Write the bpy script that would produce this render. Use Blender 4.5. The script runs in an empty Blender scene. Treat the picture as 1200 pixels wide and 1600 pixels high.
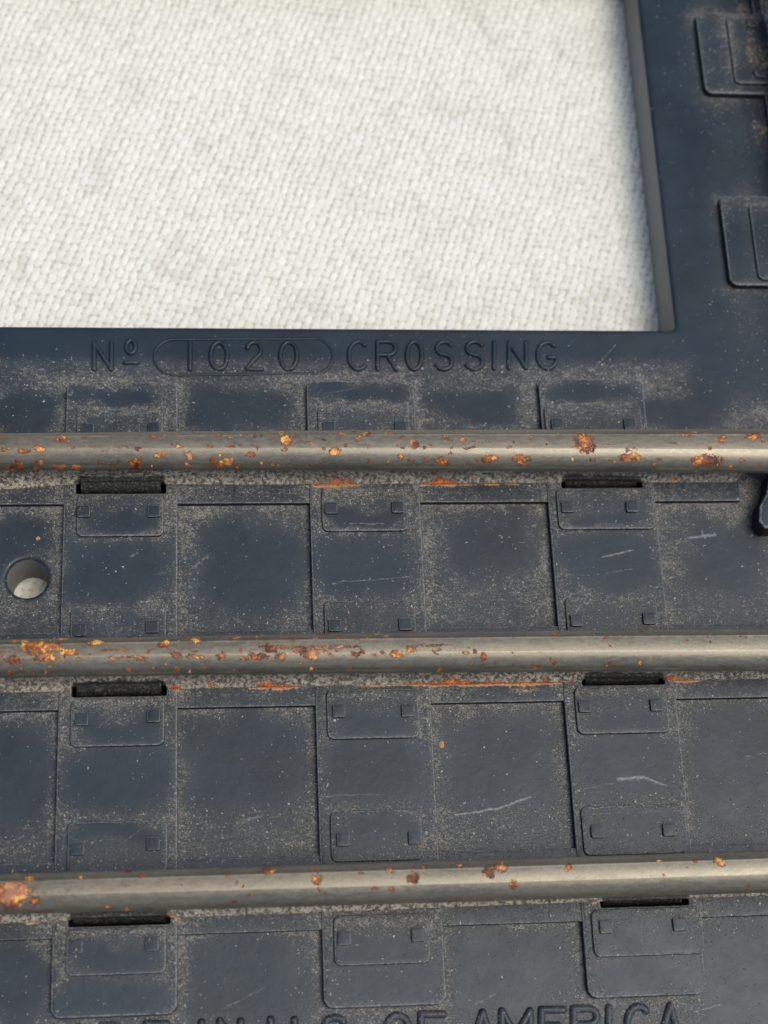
import bpy, math, json
import numpy as np
from mathutils import Euler, Vector
from mathutils.geometry import delaunay_2d_cdt

# all measures below are millimetres in the plane of the track; the scene itself is in metres
D = json.loads('''{"cam": [11.11079, -48.18479, 121.75787, 0.35395, -0.09857, -0.04243, 2564.26568], "P": 19.113, "W": 8.826, "OPX": 50.57, "OPY": 12.719, "DEP": 4.643, "tie_ends": [[-41.216, 7.464], [-41.244, 7.636], [-41.229, 7.87]], "pads": [[0, [0.901, 2.18, 7.658, 4.929], [[1.329, 2.603, 2.224, 3.696], [6.514, 2.708, 7.415, 3.806]]], [1, [19.963, 2.157, 27.352, 5.232], [[20.343, 2.809, 21.318, 3.809], [26.112, 2.806, 27.096, 3.923]]], [2, [38.478, 2.134, 46.523, 5.427], [[38.934, 3.024, 39.886, 4.153], [44.934, 3.021, 45.948, 4.156]]], [0, [1.063, -5.731, 7.736, -2.244], [[1.179, -4.245, 2.056, -3.244], [6.513, -4.28, 7.447, -3.274]]], [1, [20.053, -5.452, 26.84, -2.12], [[20.291, -4.101, 21.247, -3.083], [25.548, -4.08, 26.565, -3.004]]], [2, [38.894, -5.431, 46.79, -1.881], [[39.2, -4.056, 40.136, -3.131], [44.413, -4.088, 45.461, -3.104]]], [0, [0.78, -14.518, 7.961, -11.398], [[1.049, -13.712, 1.999, -12.812], [6.434, -13.538, 7.393, -12.634]]], [1, [19.989, -14.296, 27.062, -11.12], [[20.297, -13.631, 21.23, -12.716], [25.719, -13.605, 26.66, -12.686]]], [2, [38.886, -14.364, 46.184, -11.034], [[39.15, -13.483, 40.112, -12.551], [44.909, -13.405, 45.88, -12.469]]], [0, [0.951, -22.134, 7.843, -18.756], [[1.341, -20.614, 2.227, -19.603], [6.579, -20.526, 7.52, -19.413]]], [1, [19.956, -21.953, 26.931, -18.614], [[20.38, -20.409, 21.343, -19.33], [25.555, -20.51, 26.576, -19.328]]], [2, [39.017, -21.953, 46.218, -18.558], [[39.133, -20.378, 40.227, -19.281], [44.732, -20.384, 45.836, -19.283]]], [0, [0.931, -31.399, 8.105, -27.641], [[1.184, -30.001, 2.228, -29.134], [6.599, -29.829, 7.562, -28.912]]], [1, [19.968, -31.017, 26.724, -27.328], [[20.312, -29.975, 21.391, -28.907], [25.59, -29.98, 26.677, -28.907]]], [2, [38.751, -31.088, 46.704, -27.432], [[39.3, -29.88, 40.366, -28.841], [44.759, -29.885, 45.835, -28.84]]], [0, [1.015, -38.415, 8.037, -35.43], [[1.252, -36.907, 2.23, -35.899], [6.516, -36.909, 7.549, -35.94]]], [1, [19.959, -38.358, 26.892, -35.365], [[20.177, -36.963, 21.233, -35.983], [25.492, -36.915, 26.558, -35.84]]], [2, [38.878, -38.391, 47.148, -35.069], [[39.269, -36.825, 40.457, -35.735], [44.77, -36.82, 45.92, -35.724]]]], "slots": [[0, [0.939, -2.077, 7.867, -1.058]], [2, [39.459, -1.764, 46.102, -0.767]], [0, [0.962, -18.294, 7.969, -17.411]], [2, [39.752, -18.081, 46.269, -17.167]], [0, [1.118, -35.005, 8.294, -34.381]], [2, [39.712, -34.843, 46.365, -34.197]]], "cross_ties": [[55.576, 35.922, 44.634], [55.603, 16.669, 25.441]], "cross_pads": [[58.323, 36.857, 44.012, [60.019, 42.725, 61.221, 43.773], [60.075, 37.382, 61.203, 38.335]], [58.049, 17.084, 24.531, [59.745, 22.987, 60.836, 24.13], [59.549, 17.498, 60.569, 18.485]]], "rails": [{"path": [[-4.48, -0.082, 1.386], [9.96, -0.028, 1.484], [24.76, -0.027, 1.583], [39.94, -0.025, 1.684], [54.97, -0.134, 1.787]], "foot": [[-4.879, -1.767], [-1.956, -1.567], [1.23, -1.313], [14.929, -1.425], [25.089, -1.414], [40.657, -1.368], [53.935, -1.367]], "strip": [[-4.869, -2.979], [4.939, -2.875], [14.915, -2.823], [35.379, -2.77], [55.966, -3.103]]}, {"path": [[-3.88, -16.262, 1.339], [9.92, -16.26, 1.428], [24.07, -16.258, 1.519], [38.57, -16.357, 1.562], [52.93, -16.474, 1.582]], "foot": [[-4.28, -17.892], [5.119, -17.914], [14.676, -17.787], [24.393, -17.808], [39.279, -17.814], [54.034, -17.813]], "strip": [[-4.264, -19.275], [14.663, -19.096], [34.233, -19.162], [53.93, -19.423]]}, {"path": [[-3.25, -33.061, 1.344], [9.89, -33.06, 1.404], [23.35, -33.105, 1.422], [37.17, -33.083, 1.462], [50.86, -33.07, 1.481]], "foot": [[-3.658, -34.606], [5.304, -34.578], [14.416, -34.595], [23.684, -34.522], [37.888, -34.409], [51.968, -34.372]], "strip": [[-3.647, -35.855], [14.404, -35.821], [28.354, -35.635], [51.895, -35.734]]}], "hole": [-4.162, -10.326, -1.127, -7.186], "rust": [[0, -4.385, -0.487, 0.837, 0.233, 0.6], [0, -2.491, -0.543, 0.651, 0.233, 0.8], [0, -1.452, -0.388, 0.326, 0.233, 1.0], [0, 0.194, 0.393, 0.651, 0.233, 0.9], [0, 1.912, 0.549, 0.372, 0.14, 0.4], [0, -3.168, -1.527, 0.465, 0.326, 1.0], [0, -4.105, -1.68, 0.279, 0.186, 0.9], [0, -1.412, -1.739, 0.558, 0.279, 1.0], [0, 0.004, -1.536, 0.558, 0.233, 0.9], [0, 1.192, -1.54, 0.465, 0.186, 0.8], [0, 7.059, 0.596, 0.372, 0.186, 0.7], [0, 7.784, 0.701, 0.372, 0.186, 0.7], [0, 8.752, 0.965, 0.419, 0.14, 0.6], [0, 3.465, -0.607, 0.558, 0.14, 0.3], [0, 5.677, -1.292, 0.512, 0.326, 1.0], [0, 4.194, -1.392, 0.326, 0.14, 0.5], [0, 7.356, -0.877, 0.233, 0.14, 0.8], [0, 9.769, -0.883, 0.326, 0.233, 1.0], [0, 11.511, -1.202, 0.233, 0.233, 1.0], [0, 12.675, -1.205, 0.326, 0.186, 1.0], [0, 13.401, -1.417, 0.233, 0.186, 0.9], [0, 14.382, -0.788, 0.326, 0.233, 0.9], [0, 14.878, -0.314, 0.233, 0.186, 0.6], [0, 8.512, -0.091, 0.233, 0.14, 0.5], [0, 9.624, -1.407, 0.279, 0.093, 0.5], [0, 17.094, 0.32, 0.558, 0.419, 1.0], [0, 17.937, 0.638, 0.233, 0.14, 0.5], [0, 16.02, 0.64, 0.233, 0.14, 0.6], [0, 16.816, 1.12, 0.465, 0.093, 0.6], [0, 21.502, 0.902, 0.465, 0.233, 0.8], [0, 23.239, 0.901, 0.558, 0.233, 0.8], [0, 19.88, -0.376, 0.233, 0.186, 0.6], [0, 20.859, -0.59, 0.419, 0.372, 0.9], [0, 20.098, -1.33, 0.186, 0.14, 0.6], [0, 25.083, 0.953, 0.372, 0.233, 1.0], [0, 27.035, -0.014, 0.326, 0.326, 0.9], [0, 25.941, -1.026, 0.233, 0.233, 0.9], [0, 26.825, -1.241, 0.326, 0.14, 0.8], [0, 29.117, -1.247, 0.744, 0.233, 0.9], [0, 27.763, -1.403, 0.186, 0.093, 0.6], [0, 30.812, 0.356, 0.326, 0.279, 0.9], [0, 31.007, -1.412, 0.279, 0.093, 0.5], [0, 32.879, -1.15, 0.744, 0.233, 1.0], [0, 35.296, -1.156, 0.698, 0.279, 1.0], [0, 34.832, 0.135, 0.233, 0.186, 0.7], [0, 34.448, -0.295, 0.279, 0.186, 0.5], [0, 37.35, -0.084, 0.233, 0.14, 0.5], [0, 38.439, 0.835, 0.372, 0.093, 0.5], [0, 40.413, 0.019, 0.884, 0.93, 0.8], [0, 43.995, -1.069, 0.93, 0.279, 1.0], [0, 44.001, -0.474, 0.744, 0.233, 0.4], [0, 46.344, -1.183, 0.419, 0.14, 0.7], [0, 42.488, -1.335, 0.651, 0.093, 0.5], [0, 47.911, 0.992, 0.14, 0.14, 0.7], [0, 48.406, 0.772, 0.186, 0.186, 0.9], [0, 50.183, 0.88, 0.186, 0.14, 0.8], [0, 51.479, 0.386, 0.465, 0.419, 0.6], [0, 50.146, -1.301, 1.256, 0.419, 1.0], [0, 53.047, -1.309, 0.372, 0.14, 0.8], [0, 54.061, 0.602, 0.651, 0.372, 0.9], [0, 47.492, -0.046, 0.93, 0.093, 0.4], [0, 42.35, -0.038, 0.698, 0.093, 0.4], [0, 2.739, -0.135, 2.791, 0.093, 0.3], [0, 29.676, -0.179, 1.86, 0.093, 0.2], [0, 37.917, -1.27, 0.93, 0.093, 0.4], [1, -1.092, -15.869, 1.116, 0.558, 0.9], [1, 0.044, -15.79, 0.651, 0.372, 1.0], [1, -1.645, -15.621, 0.651, 0.233, 1.0], [1, -2.879, -16.699, 0.651, 0.326, 0.7], [1, -0.525, -16.593, 0.93, 0.326, 0.9], [1, 1.104, -16.237, 0.651, 0.279, 1.0], [1, -1.925, -15.378, 0.651, 0.14, 0.8], [1, 0.712, -15.129, 0.465, 0.14, 0.9], [1, 3.01, -15.499, 0.744, 0.233, 0.8], [1, -1.256, -17.956, 0.233, 0.279, 0.7], [1, -1.571, -17.998, 0.186, 0.233, 0.6], [1, -0.851, -17.916, 0.186, 0.233, 0.6], [1, -3.79, -16.494, 0.279, 0.233, 0.6], [1, 2.568, -16.403, 0.465, 0.14, 0.4], [1, 5.32, -16.638, 1.628, 0.14, 0.5], [1, 6.47, -16.8, 0.558, 0.186, 0.6], [1, 7.939, -15.668, 0.372, 0.372, 0.9], [1, 8.773, -16.596, 0.372, 0.279, 0.8], [1, 10.164, -15.46, 0.419, 0.326, 0.8], [1, 10.207, -16.667, 1.163, 0.233, 0.5], [1, 12.015, -16.695, 0.419, 0.186, 0.9], [1, 13.148, -15.163, 0.326, 0.14, 0.9], [1, 11.888, -15.097, 0.14, 0.093, 0.6], [1, 13.874, -16.821, 0.651, 0.233, 0.6], [1, 15.751, -16.27, 0.651, 0.326, 0.7], [1, 14.808, -16.739, 0.837, 0.279, 0.6], [1, 16.443, -16.765, 0.558, 0.279, 0.6], [1, 17.04, -15.219, 1.163, 0.14, 0.6], [1, 18.509, -16.652, 0.651, 0.465, 0.9], [1, 17.621, -16.492, 0.372, 0.279, 0.6], [1, 19.061, -15.444, 0.465, 0.14, 0.6], [1, 19.921, -15.114, 0.233, 0.093, 0.7], [1, 20.77, -15.224, 0.326, 0.14, 0.9], [1, 20.058, -16.773, 0.233, 0.14, 0.7], [1, 20.495, -16.391, 0.233, 0.14, 0.7], [1, 21.905, -16.607, 0.372, 0.186, 0.8], [1, 22.383, -16.469, 0.233, 0.233, 0.8], [1, 22.756, -15.4, 0.233, 0.14, 0.6], [1, 23.439, -14.968, 0.279, 0.093, 0.8], [1, 24.792, -16.701, 0.419, 0.279, 0.8], [1, 26.142, -16.331, 0.605, 0.419, 0.55], [1, 27.61, -16.549, 0.326, 0.186, 0.5], [1, 31.32, -16.998, 0.372, 0.326, 0.8], [1, 31.241, -17.486, 0.279, 0.14, 0.5], [1, 36.641, -17.426, 0.233, 0.326, 0.8], [1, 35.323, -17.6, 0.279, 0.14, 0.8], [1, 37.048, -15.358, 0.279, 0.14, 0.7], [1, 33.555, -16.69, 0.14, 0.14, 0.6], [1, 26.909, -15.312, 2.791, 0.07, 0.3], [1, 41.93, -15.478, 1.395, 0.093, 0.4], [1, 46.802, -16.047, 0.186, 0.14, 0.5], [1, 44.193, -17.448, 0.279, 0.14, 0.3], [1, 46.832, -14.846, 0.233, 0.093, 0.6], [1, 43.625, -14.752, 0.186, 0.093, 0.5], [2, -2.218, -33.309, 0.93, 0.93, 1.0], [2, -2.954, -33.2, 0.372, 0.744, 0.9], [2, -1.261, -32.213, 0.326, 0.326, 0.9], [2, -0.87, -33.694, 0.372, 0.372, 0.9], [2, -0.809, -32.833, 0.465, 0.186, 0.5], [2, -0.189, -31.81, 0.465, 0.093, 0.6], [2, -1.626, -32.981, 0.558, 0.465, 1.0], [2, 1.92, -32.741, 0.186, 0.14, 0.4], [2, 4.348, -31.809, 0.14, 0.093, 0.6], [2, 5.488, -31.842, 0.326, 0.14, 0.9], [2, 3.739, -32.054, 0.233, 0.093, 0.4], [2, 11.67, -31.755, 0.279, 0.14, 0.7], [2, 15.23, -32.078, 0.605, 0.419, 0.6], [2, 18.522, -32.923, 0.512, 0.465, 0.6], [2, 18.596, -33.498, 0.233, 0.186, 0.5], [2, 21.732, -32.486, 0.279, 0.186, 0.4], [2, 22.548, -33.527, 0.372, 0.326, 0.4], [2, 23.728, -32.366, 0.372, 0.279, 0.6], [2, 25.371, -32.19, 0.279, 0.233, 0.5], [2, 25.334, -32.946, 0.512, 0.465, 0.65], [2, 23.852, -33.654, 0.372, 0.233, 0.4], [2, 30.689, -32.7, 0.465, 0.419, 0.75], [2, 31.538, -32.366, 0.512, 0.465, 0.8], [2, 32.373, -33.597, 0.326, 0.372, 0.7], [2, 36.421, -32.551, 0.465, 0.279, 0.6], [2, 36.088, -31.503, 0.279, 0.14, 0.5], [2, 42.233, -32.264, 0.186, 0.14, 0.3], [2, 44.334, -31.504, 0.279, 0.14, 0.6], [2, 47.444, -32.456, 0.465, 0.419, 0.75], [2, 49.693, -31.514, 0.233, 0.093, 0.5], [2, 45.233, -32.802, 0.651, 0.186, 0.3]], "foot_rust": [[19.323, 22.832, -1.381, 0.35, 1], [28.164, 31.518, -1.308, 0.3, 1], [31.67, 36.187, -1.379, 0.1, 0.7], [53.959, 56.649, -0.907, 0.3, 0.7], [-4.862, -3.401, -1.915, 0.1, 0.3], [8.066, 9.496, -17.659, 0.3, 0.9], [14.432, 17.81, -17.837, 0.25, 1], [19.508, 19.896, -17.801, 0.2, 0.8], [22.582, 38.249, -17.736, 0.25, 1], [45.93, 48.877, -17.776, 0.25, 0.9], [38.262, 39.515, -17.732, 0.1, 0.8], [-1.47, 0.877, -17.793, 0.1, 0.6], [-4.271, 0.879, -17.866, 0.075, 0.4], [8.115, 8.705, -34.687, 0.25, 0.9], [-1.646, -0.976, -34.558, 0.2, 0.7], [0.275, 0.902, -34.574, 0.2, 0.7], [39.301, 39.78, -34.472, 0.2, 0.8]], "crust": [[20.992, -1.831, 1.463, 0.439, 0.8], [23.889, -18.148, 1.22, 0.293, 0.7], [35.233, -18.349, 1.951, 0.439, 0.8], [35.307, -17.342, 2.195, 0.39, 0.5], [8.684, -17.977, 0.683, 0.293, 0.6], [16.119, -18.01, 1.707, 0.195, 0.6], [29.3, -18.044, 4.878, 0.195, 0.4], [30.208, -1.873, 2.195, 0.195, 0.5], [-0.477, -1.893, 0.683, 0.341, 0.5], [48.366, -18.073, 0.976, 0.195, 0.5], [28.669, -22.341, 0.195, 0.341, 1.6], [-1.937, -5.524, 0.171, 0.195, 1.4], [45.628, 3.732, 0.244, 0.195, 0.9], [21.903, -12.143, 0.195, 0.098, 0.9]], "clean": [[14.586, -8.075, 4.25, 3.75], [33.582, -6.391, 3.6, 2.75], [52.488, -7.633, 3.1, 2.75], [-3.779, -6.343, 2.0, 2.5], [4.511, -8.236, 4.1, 2.5], [23.322, -8.16, 3.9, 2.5], [42.75, -8.081, 3.6, 2.4], [13.884, -23.365, 4.4, 3.9], [4.241, -24.102, 4.1, 2.6], [23.434, -24.06, 3.9, 2.5], [33.173, -23.792, 4.1, 3.6], [42.774, -24.251, 3.9, 2.4], [51.309, -24.195, 3.4, 4.5], [-2.71, -23.943, 2.25, 3.75], [13.68, -38.552, 4.25, 3.1], [4.456, -39.758, 4.25, 1.2], [23.499, -39.556, 4.25, 1.2], [33.332, -38.782, 4.25, 3.0], [42.751, -39.556, 4.0, 1.2], [50.23, -39.36, 3.25, 4.25], [-2.228, -38.437, 2.1, 3.0], [4.078, 6.309, 3.6, 0.8], [13.762, 5.652, 3.9, 1.75], [23.365, 6.575, 3.6, 0.7], [32.786, 5.679, 3.6, 1.5], [42.481, 6.789, 3.4, 0.7], [-3.182, 5.185, 2.6, 1.6], [4.218, -4.464, 2.75, 0.7], [23.465, -4.435, 3.0, 0.6], [42.807, -4.565, 3.0, 0.5], [4.199, -20.99, 3.0, 0.8], [23.562, -20.894, 3.0, 0.8], [42.829, -21.029, 3.0, 0.7], [4.647, -37.363, 3.0, 0.9], [23.584, -37.556, 3.0, 0.7], [42.953, -37.52, 3.75, 0.7], [4.299, -28.324, 3.0, 0.6], [23.498, -28.36, 3.0, 0.6], [42.873, -28.385, 3.0, 0.5], [49.906, 5.241, 3.5, 1.5]], "scratch": [[42.243, -7.681, 44.634, -7.165, 0.084, 0.6], [38.41, -9.032, 41.077, -9.166, 0.063, 0.36], [42.378, -9.073, 44.75, -8.669, 0.063, 0.42], [20.761, -9.582, 26.793, -9.175, 0.053, 0.48], [9.896, -8.062, 11.379, -6.873, 0.132, 0.36], [49.749, -5.906, 51.894, -5.649, 0.132, 0.6], [50.726, -5.203, 51.017, -5.916, 0.105, 0.42], [29.365, -27.675, 32.677, -27.281, 0.095, 0.6], [32.677, -27.281, 35.066, -26.524, 0.095, 0.6], [31.759, -27.974, 33.354, -28.015, 0.105, 0.3], [38.625, -26.126, 41.62, -25.712, 0.063, 0.36], [41.899, -25.377, 43.894, -25.277, 0.158, 0.54], [43.894, -25.277, 45.567, -25.951, 0.105, 0.54], [19.286, -26.14, 24.06, -26.113, 0.079, 0.36], [13.119, -27.873, 15.004, -27.311, 0.158, 0.42], [14.067, -27.099, 15.244, -26.987, 0.105, 0.3], [4.776, -29.277, 6.377, -28.163, 0.053, 0.36], [12.07, -40.906, 14.795, -39.697, 0.095, 0.36], [24.004, -27.444, 26.629, -27.605, 0.053, 0.3], [46.246, -42.376, 47.961, -41.993, 0.063, 0.48], [42.338, -38.646, 42.605, -35.915, 0.042, 0.3], [6.958, -8.811, 8.669, -8.414, 0.063, 0.36], [32.674, -41.217, 33.436, -40.357, 0.053, 0.3], [0.118, -25.908, 3.797, -25.152, 0.042, -0.3], [22.174, -4.838, 24.965, -4.804, 0.053, 0.48], [39.352, -5.013, 46.691, -4.901, 0.053, 0.3], [50.751, 29.72, 50.95, 28.296, 0.053, 0.3], [50.437, 27.77, 51.546, 27.404, 0.063, 0.3], [51.39, 29.212, 52.3, 29.101, 0.053, 0.3], [38.707, -28.055, 46.85, -27.925, 0.063, 0.3], [39.237, -27.589, 42.193, -27.518, 0.079, 0.3], [5.236, -7.237, 5.723, -6.98, 0.158, 0.36], [4.973, -5.56, 5.272, -5.982, 0.105, 0.48]], "clip": [[55.861, -1.252], [55.441, -2.91], [54.722, -4.004], [54.509, -5.312], [54.954, -5.966], [55.627, -5.646]], "clip_pt": [53.936, -1.804], "text1": [["N", [2.049, 11.204], [3.433, 11.212], [2.092, 8.864], [3.467, 8.87]], ["o", [4.56, 11.449], [5.436, 11.455], [4.574, 10.301], [5.446, 10.305]], ["-", [4.583, 9.5], [5.505, 9.505], [4.584, 9.443], [5.506, 9.448]], ["I", [9.674, 11.307], [9.881, 11.308], [9.67, 8.894], [9.876, 8.895]], ["0", [11.439, 11.317], [12.792, 11.325], [11.425, 8.901], [12.77, 8.906]], ["2", [14.358, 11.334], [15.613, 11.342], [14.325, 8.913], [15.572, 8.917]], ["0", [17.133, 11.351], [18.499, 11.359], [17.083, 8.923], [18.44, 8.929]], ["C", [22.775, 11.443], [24.207, 11.451], [22.688, 8.946], [24.11, 8.951]], ["R", [25.163, 11.457], [26.707, 11.466], [25.061, 8.955], [26.594, 8.961]], ["0", [27.614, 11.471], [28.843, 11.479], [27.495, 8.965], [28.716, 8.969]], ["S", [29.967, 11.486], [31.415, 11.494], [29.833, 8.974], [31.272, 8.979]], ["S", [32.49, 11.501], [33.999, 11.51], [32.34, 8.984], [33.838, 8.99]], ["I", [34.804, 11.455], [35.02, 11.457], [34.646, 9.051], [34.861, 9.052]], ["N", [36.155, 11.463], [37.618, 11.472], [35.993, 9.115], [37.446, 9.121]], ["G", [38.595, 11.478], [40.117, 11.487], [38.413, 9.066], [39.926, 9.072]]], "text2": [["M", [-1.492, -41.744], [0.489, -41.818], [-1.423, -43.951], [0.545, -44.029]], ["A", [1.149, -41.757], [2.696, -41.815], [1.201, -43.97], [2.738, -44.031]], ["D", [3.58, -41.763], [5.134, -41.821], [3.616, -43.98], [5.16, -44.041]], ["E", [6.602, -41.771], [8.029, -41.825], [6.618, -43.995], [8.036, -44.051]], ["I", [10.402, -41.802], [10.582, -41.808], [10.393, -44.033], [10.572, -44.04]], ["N", [11.795, -41.783], [13.236, -41.836], [11.777, -44.017], [13.208, -44.073]], ["U", [15.36, -41.786], [17.037, -41.849], [15.319, -44.028], [16.984, -44.093]], [".", [17.947, -41.82], [17.992, -41.822], [17.888, -44.067], [17.933, -44.068]], ["S", [19.086, -41.796], [20.682, -41.855], [19.019, -44.045], [20.604, -44.106]], [".", [21.598, -41.828], [21.644, -41.83], [21.514, -44.082], [21.56, -44.084]], ["O", [23.572, -41.804], [25.272, -41.867], [23.475, -44.062], [25.164, -44.127]], ["F", [26.105, -41.811], [27.72, -41.87], [25.991, -44.074], [27.595, -44.136]], ["A", [29.811, -41.821], [31.297, -41.876], [29.672, -44.092], [31.148, -44.149]], ["M", [31.954, -41.816], [34.006, -41.891], [31.8, -44.091], [33.838, -44.17]], ["E", [34.854, -41.831], [36.447, -41.889], [34.68, -44.111], [36.262, -44.172]], ["R", [37.204, -41.832], [38.992, -41.898], [37.014, -44.118], [38.789, -44.186]], ["I", [39.704, -41.865], [39.893, -41.872], [39.496, -44.155], [39.684, -44.163]], ["C", [41.175, -41.846], [42.69, -41.901], [40.957, -44.139], [42.461, -44.197]], ["A", [43.647, -41.853], [45.073, -41.905], [43.412, -44.151], [44.828, -44.205]]], "capsule": [[7.248, 10.028], [8.482, 11.589], [19.877, 11.717], [21.412, 10.155], [19.791, 8.589], [8.487, 8.377]]}''')
MM = 0.001
P, W, DEP = D['P'], D['W'], D['DEP']
scene = bpy.context.scene

# ------------------------------------------------------------------ camera, sky, sun, exposure
cam_d = bpy.data.cameras.new('camera')
cam = bpy.data.objects.new('camera', cam_d)
scene.collection.objects.link(cam)
scene.camera = cam
cp = D['cam']
cam.location = (cp[0]*MM, cp[1]*MM, (cp[2]+DEP)*MM)
cam.rotation_euler = Euler((cp[3], cp[4], cp[5]), 'XYZ')
cam_d.sensor_fit = 'VERTICAL'
cam_d.sensor_height = 24.0
cam_d.sensor_width = 18.0
cam_d.lens = cp[6]/1600*24.0
cam_d.clip_start = 0.002
cam_d.clip_end = 50
cam_d.dof.use_dof = True
cam_d.dof.focus_distance = 0.1255
cam_d.dof.aperture_fstop = 26.0

SUN_EL, SUN_AZ = math.radians(69), math.radians(-22)     # azimuth from +x, counter clockwise
world = bpy.data.worlds.new('World')
scene.world = world
world.use_nodes = True
wn = world.node_tree
bg = wn.nodes['Background']
sky = wn.nodes.new('ShaderNodeTexSky')
sky.sky_type = 'NISHITA'
sky.sun_disc = False
sky.sun_elevation = SUN_EL
sky.sun_rotation = math.pi/2 - SUN_AZ
sky.air_density = 1.0
sky.dust_density = 3.5
sky.ozone_density = .9
wn.links.new(sky.outputs[0], bg.inputs[0])
bg.inputs[1].default_value = 0.15
sun_d = bpy.data.lights.new('sun', 'SUN')
sun_d.energy = 1.7
sun_d.angle = math.radians(32)
sun_d.color = (1.0, 0.96, 0.9)
sun = bpy.data.objects.new('sun', sun_d)
scene.collection.objects.link(sun)
dv = Vector((math.cos(SUN_EL)*math.cos(SUN_AZ), math.cos(SUN_EL)*math.sin(SUN_AZ), math.sin(SUN_EL)))
sun.rotation_euler = dv.to_track_quat('Z', 'Y').to_euler()
scene.view_settings.view_transform = 'Standard'
scene.view_settings.look = 'None'
scene.view_settings.gamma = 1
scene.view_settings.exposure = 0.0

# ------------------------------------------------------------------ helpers
rng = np.random.default_rng(7)

def vnoise(x, y, s, seed=0):
    """smooth value noise, -1..1, cell size s"""
    x = np.asarray(x)/s + 1000.0; y = np.asarray(y)/s + 1000.0
    xi = np.floor(x).astype(np.int64); yi = np.floor(y).astype(np.int64)
    fx = x-xi; fy = y-yi
    fx = fx*fx*(3-2*fx); fy = fy*fy*(3-2*fy)
    def h(a, b):
        n = (a*374761393 + b*668265263 + seed*1442695041) & 0xffffffff
        n = ((n ^ (n >> 13))*1274126177) & 0xffffffff
        n = (n ^ (n >> 16)) & 0xffffff
        return n/8388608.0-1
    return (h(xi, yi)*(1-fx)+h(xi+1, yi)*fx)*(1-fy)+(h(xi, yi+1)*(1-fx)+h(xi+1, yi+1)*fx)*fy

def fbm(x, y, s, seed=0, o=4):
    r = 0; a = .55
    for k in range(o):
        r = r+a*vnoise(x, y, s/2**k, seed+k*17); a *= .55
    return r

def sm(t):
    t = np.clip(t, 0, 1); return t*t*(3-2*t)

def rrect(x0, y0, x1, y1, r, n=6):
    pts = []
    for cx, cy, a0 in ((x1-r, y1-r, 0), (x0+r, y1-r, 90), (x0+r, y0+r, 180), (x1-r, y0+r, 270)):
        for k in range(n+1):
            a = math.radians(a0+90*k/n); pts.append((cx+r*math.cos(a), cy+r*math.sin(a)))
    return np.array(pts)

def densify(p, s):
    out = []
    n = len(p)
    for i in range(n):
        a = p[i]; b = p[(i+1) % n]; L = np.hypot(*(b-a)); k = max(1, int(math.ceil(L/s)))
        for j in range(k): out.append(a+(b-a)*j/k)
    return np.array(out)

def area(p):
    x, y = p[:, 0], p[:, 1]
    return .5*np.sum(x*np.roll(y, -1)-y*np.roll(x, -1))

def vnorm(p):
    """per vertex normal pointing left of travel (inside of a CCW loop), mitred"""
    d1 = p-np.roll(p, 1, 0); d2 = np.roll(p, -1, 0)-p
    d1 /= np.maximum(np.linalg.norm(d1, axis=1), 1e-9)[:, None]; d2 /= np.maximum(np.linalg.norm(d2, axis=1), 1e-9)[:, None]
    n1 = np.stack([-d1[:, 1], d1[:, 0]], 1); n2 = np.stack([-d2[:, 1], d2[:, 0]], 1)
    m = n1+n2; m /= np.maximum(np.linalg.norm(m, axis=1), 1e-9)[:, None]
    c = np.maximum((m*n1).sum(1), .5)
    return m/c[:, None]

def inside(p, X, Y):
    r = np.zeros(X.shape, bool)
    n = len(p)
    for i in range(n):
        x0, y0 = p[i]; x1, y1 = p[(i+1) % n]
        if y0 == y1: continue
        c = (y0 > Y) != (y1 > Y)
        r ^= c & (X < (x1-x0)*(Y-y0)/(y1-y0)+x0)
    return r

def segd(X, Y, a, b):
    ax, ay = a; bx, by = b
    dx, dy = bx-ax, by-ay; L = dx*dx+dy*dy+1e-12
    t = np.clip(((X-ax)*dx+(Y-ay)*dy)/L, 0, 1)
    return np.hypot(X-ax-t*dx, Y-ay-t*dy)

def polyd(p, X, Y):
    d = np.full(X.shape, 1e9)
    for i in range(len(p)): d = np.minimum(d, segd(X, Y, p[i], p[(i+1) % len(p)]))
    return d

def rectd(X, Y, r):
    """signed distance to an axis aligned rectangle, negative inside"""
    cx, cy, hx, hy = (r[0]+r[2])/2, (r[1]+r[3])/2, abs(r[2]-r[0])/2, abs(r[3]-r[1])/2
    qx = np.abs(X-cx)-hx; qy = np.abs(Y-cy)-hy
    return np.hypot(np.maximum(qx, 0), np.maximum(qy, 0))+np.minimum(np.maximum(qx, qy), 0)

def link(name, verts, faces, mat, parent=None, attrs=None, smooth=True, auto=None):
    me = bpy.data.meshes.new(name)
    v = np.asarray(verts, dtype=np.float64).copy()
    v[:, 2] += DEP
    v *= MM
    me.from_pydata(v.tolist(), [], [list(f) for f in faces])
    me.update()
    if attrs is not None:
        a = me.color_attributes.new('wear', 'FLOAT_COLOR', 'POINT')
        buf = np.ones((len(v), 4), np.float32); buf[:, :3] = np.clip(attrs, -1, 2)
        a.data.foreach_set('color', buf.ravel())
    me.polygons.foreach_set('use_smooth', [smooth]*len(me.polygons))
    if auto:
        me.set_sharp_from_angle(angle=math.radians(auto))
    me.materials.append(mat)
    o = bpy.data.objects.new(name, me)
    scene.collection.objects.link(o)
    if parent: o.parent = parent
    return o

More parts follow.
